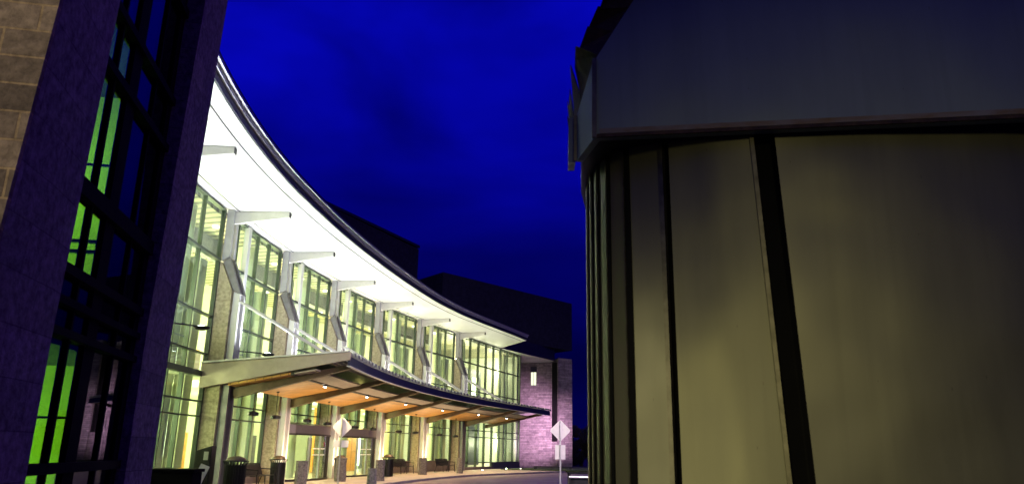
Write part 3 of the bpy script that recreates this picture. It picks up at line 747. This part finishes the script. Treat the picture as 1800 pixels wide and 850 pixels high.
# ------------------------------------------------------------------ small things on the forecourt
def spike_sign(loc, label, yaw, plates):
    t = thing('road_sign', loc, label, 'sign', 'diamond signs seen from behind')
    x, y, z = loc
    def pt(dx, dz, dy=0): return Vector((x + dx * math.cos(yaw) - dy * math.sin(yaw), y + dx * math.sin(yaw) + dy * math.cos(yaw), z + dz))
    MB().bar(pt(0, 0), pt(0, 2.76), .055, .05, (0, 1, 0)).build('post', M_galv, t)
    r_ = .43; c = 2.40
    ring = []
    for k in range(4):
        a = math.pi / 2 * k; tip = Vector((math.sin(a) * r_, math.cos(a) * r_))
        for d in (-.05, .05):
            tang = Vector((math.cos(a), -math.sin(a)))
            ring.append((tip * (1 - .05 / r_ * 1.0) + tang * d * .8))
    mb = MB(); mb.loft([[pt(q.x, c + q.y, .045) for q in ring], [pt(q.x, c + q.y, .055) for q in ring]])
    mb.build('diamond_plate', M_sign, t)
    pw, p0, p1 = (.20, 1.32, 1.86)
    if plates == 1:
        MB().loft([[pt(a, b, .045) for a, b in ((-pw, p0), (pw, p0), (pw, p1), (-pw, p1))], [pt(a, b, .053) for a, b in ((-pw, p0), (pw, p0), (pw, p1), (-pw, p1))]]).build('small_plate', M_sign, t)
    else:
        MB().loft([[pt(a, b, .045) for a, b in ((-.30, 1.60), (.30, 1.60), (.30, 1.88), (-.30, 1.88))], [pt(a, b, .053) for a, b in ((-.30, 1.60), (.30, 1.60), (.30, 1.88), (-.30, 1.88))]]).build('small_plate', M_sign, t)
    for z_ in (2.15, 2.65):
        MB().bar(pt(0, z_, .0), pt(0, z_, .06), .02, .02).build('bolt', M_dark, t)
    return t
spike_sign((2.02, 30, -.02), 'white diamond sign back with a tall plate below, beside the zinc drum', R(0), 1)
spike_sign((-6.83, 31.5, .0), 'diamond sign back with a wide plate below, before the entrance doors', R(4), 2)

def bollard(loc, h, w_, label, rot=.2):
    x, y, z = loc; mb = MB(); rings = []
    for k in range(7):
        t = k / 6; a = w_ / 2 * (1 + .05 * math.sin(9 * t + x) - .06 * t)
        ring = []
        for j in range(12):
            an = 2 * math.pi * j / 12 + rot
            c_, s_ = math.cos(an), math.sin(an); m_ = max(abs(math.cos(2 * math.pi * j / 12)), abs(math.sin(2 * math.pi * j / 12)))
            rr = a / m_ * (.95 + random.uniform(-.035, .035)) * (.93 if m_ < .75 else 1)
            ring.append((x + rr * c_, y + rr * s_, z - .05 + (h + .05) * t + (random.uniform(-.02, .02) if k == 6 else 0)))
        rings.append(ring)
    o = mb.loft(rings).build('stone_bollard', M_bollard)
    return tag(o, label, 'bollard', 'granite bollards along the forecourt')
bollard((-8.25, 31.2, .05), 1.0, .50, 'rough granite bollard in front of the left entrance doors')
bollard((-7.72, 36.0, .08), 1.05, .56, 'granite bollard beside the post of the diamond sign by the doors')
bollard((-4.1, 23.6, .0), 1.0, .30, 'lone granite bollard nearest to the camera, seen before the right doors')
bollard((-6.10, 37.2, .0), 1.07, .46, 'purple shaded granite bollard directly before a bin right of the doors')
bollard((-5.16, 47.1, .08), .98, .52, 'pink lit granite bollard between the two far benches')
bollard((-3.15, 51.06, .08), .98, .46, 'farthest granite bollard, before the dark steel column')

def bench(loc, ang):
    t = thing('bench', loc, '', 'bench', 'black metal benches along the facade')
    o3 = Vector(loc); ca, sa = math.cos(ang), math.sin(ang)
    def p(a, b, c): return o3 + Vector((a * ca - b * sa, a * sa + b * ca, c))       # a along, b forward
    seat = MB(); bk = MB()
    for k in range(8): seat.bar(p(-.9, .02 + .06 * k, .43), p(.9, .02 + .06 * k, .43), .05, .02)
    for k in range(9): bk.bar(p(-.9, -.02 - .02 * k, .47 + .047 * k), p(.9, -.02 - .02 * k, .47 + .047 * k), .02, .042)
    seat.bar(p(-.9, .24, .41), p(.9, .24, .41), .04, .02); bk.bar(p(-.6, -.03, .45), p(-.6, -.2, .86), .04, .02); bk.bar(p(.6, -.03, .45), p(.6, -.2, .86), .04, .02)
    seat.build('seat', M_dark, t); bk.build('backrest', M_dark, t)
    for a in (-.92, .92):
        MB().tube([p(a, .5, 0), p(a, .46, .43), p(a, .5, .64), p(a, -.12, .66)], .022, 8).build('armrest', M_dark, t)
        MB().tube([p(a, -.16, 0), p(a, -.02, .42), p(a, -.16, .84)], .022, 8).build('leg', M_dark, t)
    MB().tube([p(0, .46, 0), p(0, .44, .42)], .02, 8).build('leg', M_dark, t)
    return t
def along(s_): 
    d = P(s_ + .1) - P(s_ - .1); return math.atan2(d.y, d.x) + math.pi
b1 = P(22.9, .95, GZ); t = bench(b1, along(22.9)); t['label'] = 'black bench under the amber lit window, right of the doors'
b2 = P(29.3, .95, GZ); t = bench(b2, along(29.3)); t['label'] = 'black bench under the last green lit window before the dark column'
b3 = P(3.5, 1.35, GZ); t = bench(b3, along(3.5)); t['label'] = 'black bench beneath the canopy, left of the slatted bin'

def bin_(loc, label, h=.98, r=.30):
    t = thing('litter_bin', loc, label, 'litter bin', 'black slatted litter bins')
    c = Vector(loc)
    MB().lathe(c, [(.02, .03), (r - .05, .03), (r - .02, h - .12), (.02, h - .12)], 20).build('liner', M_dark, t)
    sl_ = MB()
    for k in range(22):
        a = 2 * math.pi * k / 22; d = Vector((math.cos(a), math.sin(a), 0))
        sl_.bar(c + d * (r - .02) + Vector((0, 0, .02)), c + d * (r + .0) + Vector((0, 0, h - .1)), .045, .015, d)
        sl_.bar(c + d * r + Vector((0, 0, h - .1)), c + d * (r + .06) + Vector((0, 0, h)), .03, .015, d)
    sl_.build('slat_body', M_dark, t)
    MB().tube([c + Vector(((r + .03) * math.cos(a), (r + .03) * math.sin(a), h)) for a in [2 * math.pi * k / 20 for k in range(21)]], .02, 6).build('rim', M_dark, t)
    MB().lathe(c, [(.10, h + .02), (r - .02, h + .02), (r - .06, h + .09), (.12, h + .15), (.09, h + .15)], 20).build('dome_lid', M_brown, t)
    return t
bin_(tuple(P(5.9, 1.4, GZ)), 'black slatted bin left of the entrance doors, at the foot of a white lit column')
bin_(tuple(P(-1.0, 2.25, GZ)), 'brownish bin with a domed lid beside the dark purple column', 1.02, .34)
bin_(tuple(P(12.6, 1.75, GZ)), 'bin half hidden behind the bollard between the two doors', .98, .28)
bin_(tuple(P(17.3, 2.55, GZ)), 'bin half hidden behind the purple bollard right of the doors', 1.02, .30)

# dark silhouettes at the foot of the left window
def box_at(name, x0, x1, y, d, z0, z1, material, bevel=.02): return MB().box((x0, y, z0), (x1, y + d, z1)).build(name, material, None, bevel)
px = thing('trough', (-10.0, 22.5, 0), 'long low black trough under the tall left window', 'trough')
MB().box((-11.2, 22.2, 0), (-8.95, 22.9, .84)).build('body', M_seamdark, px, .03)
MB().box((-11.25, 22.15, .842), (-8.9, 22.95, .93)).build('rim', M_seamdark, px, .01)
def leaves(name, material, boxes, n, size, seed=1, parent=None):
    rd = random.Random(seed); mb = MB()
    for i in range(n):
        (cx, cy_, cz), (rx, ry, rz) = rd.choice(boxes)
        while True:
            a = Vector((rd.uniform(-1, 1), rd.uniform(-1, 1), rd.uniform(-1, 1)))
            if .25 < a.length < 1: break
        c = Vector((cx + a.x * rx, cy_ + a.y * ry, cz + a.z * rz))
        d = Vector((rd.uniform(-1, 1), rd.uniform(-1, 1), rd.uniform(-.6, 1))).normalized(); e_ = d.orthogonal().normalized()
        s_ = size * rd.uniform(.6, 1.3)
        mb.add([c - d * s_, c + e_ * s_ * .45, c + d * s_, c - e_ * s_ * .45], [(0, 1, 2, 3)])
    return mb.build(name, material, parent)
kx = thing('information_post', (-8.9, 24.2, 0), 'black upright post with a sloping top beside the stone pier', 'post')
x0, x1, y0, y1 = -9.72, -9.22, 24.1, 24.5
MB().prism([(x0, y0), (x1, y0), (x1, y1), (x0, y1)], 0, [1.42, 1.58, 1.58, 1.42]).build('cabinet', M_dark, kx, .015)
MB().box((x0 - .04, y0 - .04, 0), (x1 + .04, y1 + .04, .1)).build('plinth', M_dark, kx)
MB().box((x0 + .28, y0 - .012, 1.15), (x0 + .42, y0 - .001, 1.4)).build('faceplate', M_galv, kx)
ax = thing('leaning_board', (-9.2, 23.0, 0), 'pale folded board leaning at a slant in front of the black post', 'board')
MB().bar((-9.32, 23.1, .18), (-9.02, 23.25, 1.02), .28, .03, (0, 1, 0)).build('panel', M_sign, ax)
MB().bar((-9.30, 23.45, .15), (-9.03, 23.28, 1.0), .26, .03, (0, 1, 0)).build('prop_leg', M_dark, ax)

# pendant lamps hanging from the canopy
lab_over = {0: 'pier left of the doors', 1: 'stone pier between the entrance doors', 2: 'stone pier right of the doors', 3: 'pier between the two benches', 4: 'pier before the dark column'}
def pendant(q, o, zb, label):
    c = P(q, o, zb)
    t = thing('hanging_lamp', c, label, 'lamp', 'black lamps hanging on rods under the canopy')
    ztop = zc(o) + .02 - zb
    MB().tube([c + Vector((0, 0, .1)), c + Vector((0, 0, ztop))], .014, 6).build('rod', M_dark, t)
    MB().lathe(c, [(.03, .16), (.10, .13), (.20, .10), (.20, .0), (.17, -.02), (.02, -.02)], 16).build('shade', M_dark, t)
    MB().lathe(c + Vector((0, 0, ztop - .06)), [(.06, 0), (.06, .05), (.02, .05)], 10).build('ceiling_rose', M_dark, t)
PEND = []
for i, (px_, py_, lab) in enumerate([
    (444.6, 729, 'black hanging lamp before the second green window from the left'), (485, 735, 'black hanging lamp in front of the stone pier by the slatted bin'),
    (540, 741, 'black hanging lamp above the left entrance doors'), (575, 746, 'black hanging lamp before the pier between the two doors'),
    (624, 752, 'black hanging lamp above the right entrance doors'), (655.6, 755, 'black hanging lamp before the pier right of the doors'),
    (701, 759, 'black hanging lamp before the amber lit window'), (730.6, 761, 'black hanging lamp before the pier behind the pink bollard'),
    (772, 765, 'black hanging lamp before the last green window'), (801, 767, 'black hanging lamp before the pier at the dark column')]):
    d = ray(px_, py_); best = None
    for k in range(200, 640):      # walk along the sight line to where it stands 1.45 m off the glass
        t_ = k * .1; q = Vector((0, 0, EYE)) + d * t_
        s_ = math.atan2(q.y - CY, CX - q.x) * RC; o_ = RC - math.hypot(q.x - CX, q.y - CY)
        if best is None or abs(o_ - 1.45) < best[0]: best = (abs(o_ - 1.45), s_, q.z)
    pendant(best[1] if best[1] < S1 else S1 + (best[1] - S1) * .99, 1.45, best[2], lab)

# flood lamps on arms at each pier, lighting the roof from below
names = ['far left pier', 'pier hidden by the granite wing', 'pier at the left end of the canopy', 'pier above the slatted bin', 'pier above the entrance doors', 'pier right of the doors', 'pier above the two far benches', 'last pier before the glass corner']
for i, a in enumerate(KS):
    c = P(a + 1.5, 1.7, 4.98)
    t = thing('flood_lamp', c, 'flood lamp on a thin arm at the ' + names[i], 'lamp', 'flood lamps under the roof')
    MB().tube([P(a + .5, .99, 4.95), P(a + 1.35, 1.6, 4.98)], .025, 6).build('arm', M_dark, t)
    MB().loft([[c + Vector((r_ * math.cos(k * .5236) * 1.5, r_ * math.sin(k * .5236), z_)) for k in range(12)] for r_, z_ in ((.05, -.1), (.14, -.07), (.17, .0), (.15, .02))], smooth=True).build('head', M_dark, t)
    MB().lathe(c, [(.01, .022), (.12, .022), (.12, .03), (.01, .03)], 12).build('lens', M_flood, t)
    warm = i >= 5
    en = [230, 240, 240, 215, 175, 130, 95, 42][i]
    col = (.90, .94, 1) if i < 4 else (1, .93, .84)
    lamp('AREA', 'flood_beam', c + Vector((0, 0, .06)), en, col, P(a + 1.6, 1.9, 10.2), .25)
    lamp('SPOT', 'column_wash', P(a + .5, 1.45, 4.95), 45 if i < 7 else 15, col, P(a + .5, .9, 8), .05, spot=70)
    if 3 <= i <= 6:
        lamp('SPOT', 'column_uplight', P(a + .5, 1.75, GZ + .12), 480, (1, .76, .44), P(a + .5, 1.5, 3.4), .05, spot=125, blend=.6)
        gl_ = MB().lathe(P(a + .5, 1.75, GZ), [(.02, .0), (.1, .0), (.1, .03), (.02, .035)], 12).build('ground_light', M_galv)
        tag(gl_, ['', '', '', 'recessed ground light at the column by the slatted bin', 'recessed ground light at the column between the doors', 'recessed ground light at the column right of the doors', 'recessed ground light at the column between the far benches'][i], 'light', 'recessed ground lights')

# floodlights on the lawn washing the end wall
for i, (x, y, lab) in enumerate(((2.3, 65.4, 'small ground flood on the lawn aimed at the stone wall'), (5.2, 65.0, 'small ground flood on the lawn aimed at the tower corner'))):
    t = thing('ground_flood', (x, y, .16), lab, 'light', 'ground floods on the lawn')
    MB().box((x - .12, y - .08, .15), (x + .12, y + .08, .30)).build('housing', M_dark, t, .01)
    MB().box((x - .1, y + .082, .17), (x + .1, y + .09, .28)).build('lens', M_flood, t)
    lamp('SPOT', 'flood_beam', (x, y + .15, .45), [7600, 4200][i], (1, .58, .90), (x + .1, y + 11, 3.8), .12, spot=[46, 38][i], blend=1)
for i, (px_, py_, lab) in enumerate(((848, 825.5, 'tiny bright path light at the end of the paving'), (890, 822.5, 'tiny greenish path light at the lawn edge'), (915, 823, 'faint path light on the lawn by the stone wall'))):
    q = at_y(px_, py_, 60 + 2 * i); z_ = max(.05, q.z)
    t = thing('path_light', (q.x, q.y, 0), lab, 'light', 'path lights by the lawn')
    MB().lathe((q.x, q.y, 0), [(.03, .05), (.03, z_ - .06), (.06, z_ - .05)], 8).build('stem', M_dark, t)
    MB().lathe((q.x, q.y, z_ - .05), [(.055, .0), (.055, .07), (.02, .09)], 10).build('lens', glow('path_lens', (1, .9, .7) if i != 1 else (.8, 1, .5), [14, 8, 5][i]), t)

def tree(x, y, h, rad, label, seed):
    rd = random.Random(seed)
    t = thing('tree', (x, y, 0), label, 'tree', 'dark trees beyond the building')
    tr = MB(); tr.tube([(x, y, -.1), (x + .1, y, h * .3), (x, y + .1, h * .8)], [.2, .14, .03], 8)
    for k in range(6):
        a = rd.uniform(0, 6.28); z_ = h * rd.uniform(.3, .6)
        tr.tube([(x, y, z_), (x + math.cos(a) * rad * .6, y + math.sin(a) * rad * .6, z_ + h * .2)], [.07, .02], 6)
    tr.build('trunk', M_bark, t)
    bl = [((x + rd.uniform(-.6, .6) * rad, y + rd.uniform(-.6, .6) * rad, h * rd.uniform(.12, .88)), (rad * rd.uniform(.35, .55), rad * .5, h * rd.uniform(.12, .2))) for k in range(17)]
    leaves('crown', M_leaf, bl, 5200, .16, seed, t)
tree(8.7, 92, 4.6, 1.7, 'dark tree right behind the diamond sign by the zinc drum', 5)
tree(11.5, 96, 5.2, 2.0, 'dark round tree mostly hidden by the zinc drum', 6)
tree(7.6, 97, 3.4, 1.4, 'small dark tree right of the granite tower', 8)

# low dark slatted bench with blue glints beside the drum
t = thing('metal_rack', (2.2, 22.6, 0), 'low dark rack with shiny rails catching blue light beside the zinc drum', 'rack')
fr = MB()
for x in (1.78, 2.38, 2.98):
    for y in (22.4, 22.9): fr.bar((x, y, 0), (x, y, .98), .05, .05, (0, 1, 0))
fr.build('frame', M_dark, t)
for z_ in (.42, .66, .9):
    MB().tube([(1.75, 22.37, z_), (3.02, 22.37, z_)], .028, 8).build('rail', M_gutter, t)
MB().box((1.76, 22.42, .2), (3.0, 22.92, .86)).build('bin_body', M_dark, t, .02)
MB().box((1.74, 22.40, .985), (3.02, 22.94, 1.03)).build('lid', M_seamdark, t, .01)
lamp('POINT', 'rail_glint_light', (2.7, 20.8, 1.2), 9, (.55, .7, 1), size=.03)  # added blue light without a fixture, puts glints on the rails

# reception counter just inside the tall left window
t = thing('reception_counter', tuple(P(-2.2, -1.6, GZ)), 'dark topped reception counter inside the tall left window', 'counter')
MB().soz(-3.6, -.6, -2.0, -1.4, GZ, 1.05, 3).build('body', M_col, t)
MB().soz(-3.7, -.5, -2.1, -1.3, 1.055, 1.16, 3).build('counter_top', M_basewall, t)
pl = thing('potted_plant', tuple(P(-1.2, -1.7, 1.165)), 'small green pot plant on the reception counter', 'plant')
c = P(-1.2, -1.7, 1.165)
MB().lathe(c, [(.02, 0), (.08, 0), (.11, .2), (.02, .2)], 12).build('pot', M_limewall, pl)
leaves('foliage', M_leaf, [((c.x, c.y, c.z + .32), (.16, .16, .16))], 120, .05, 9, pl)
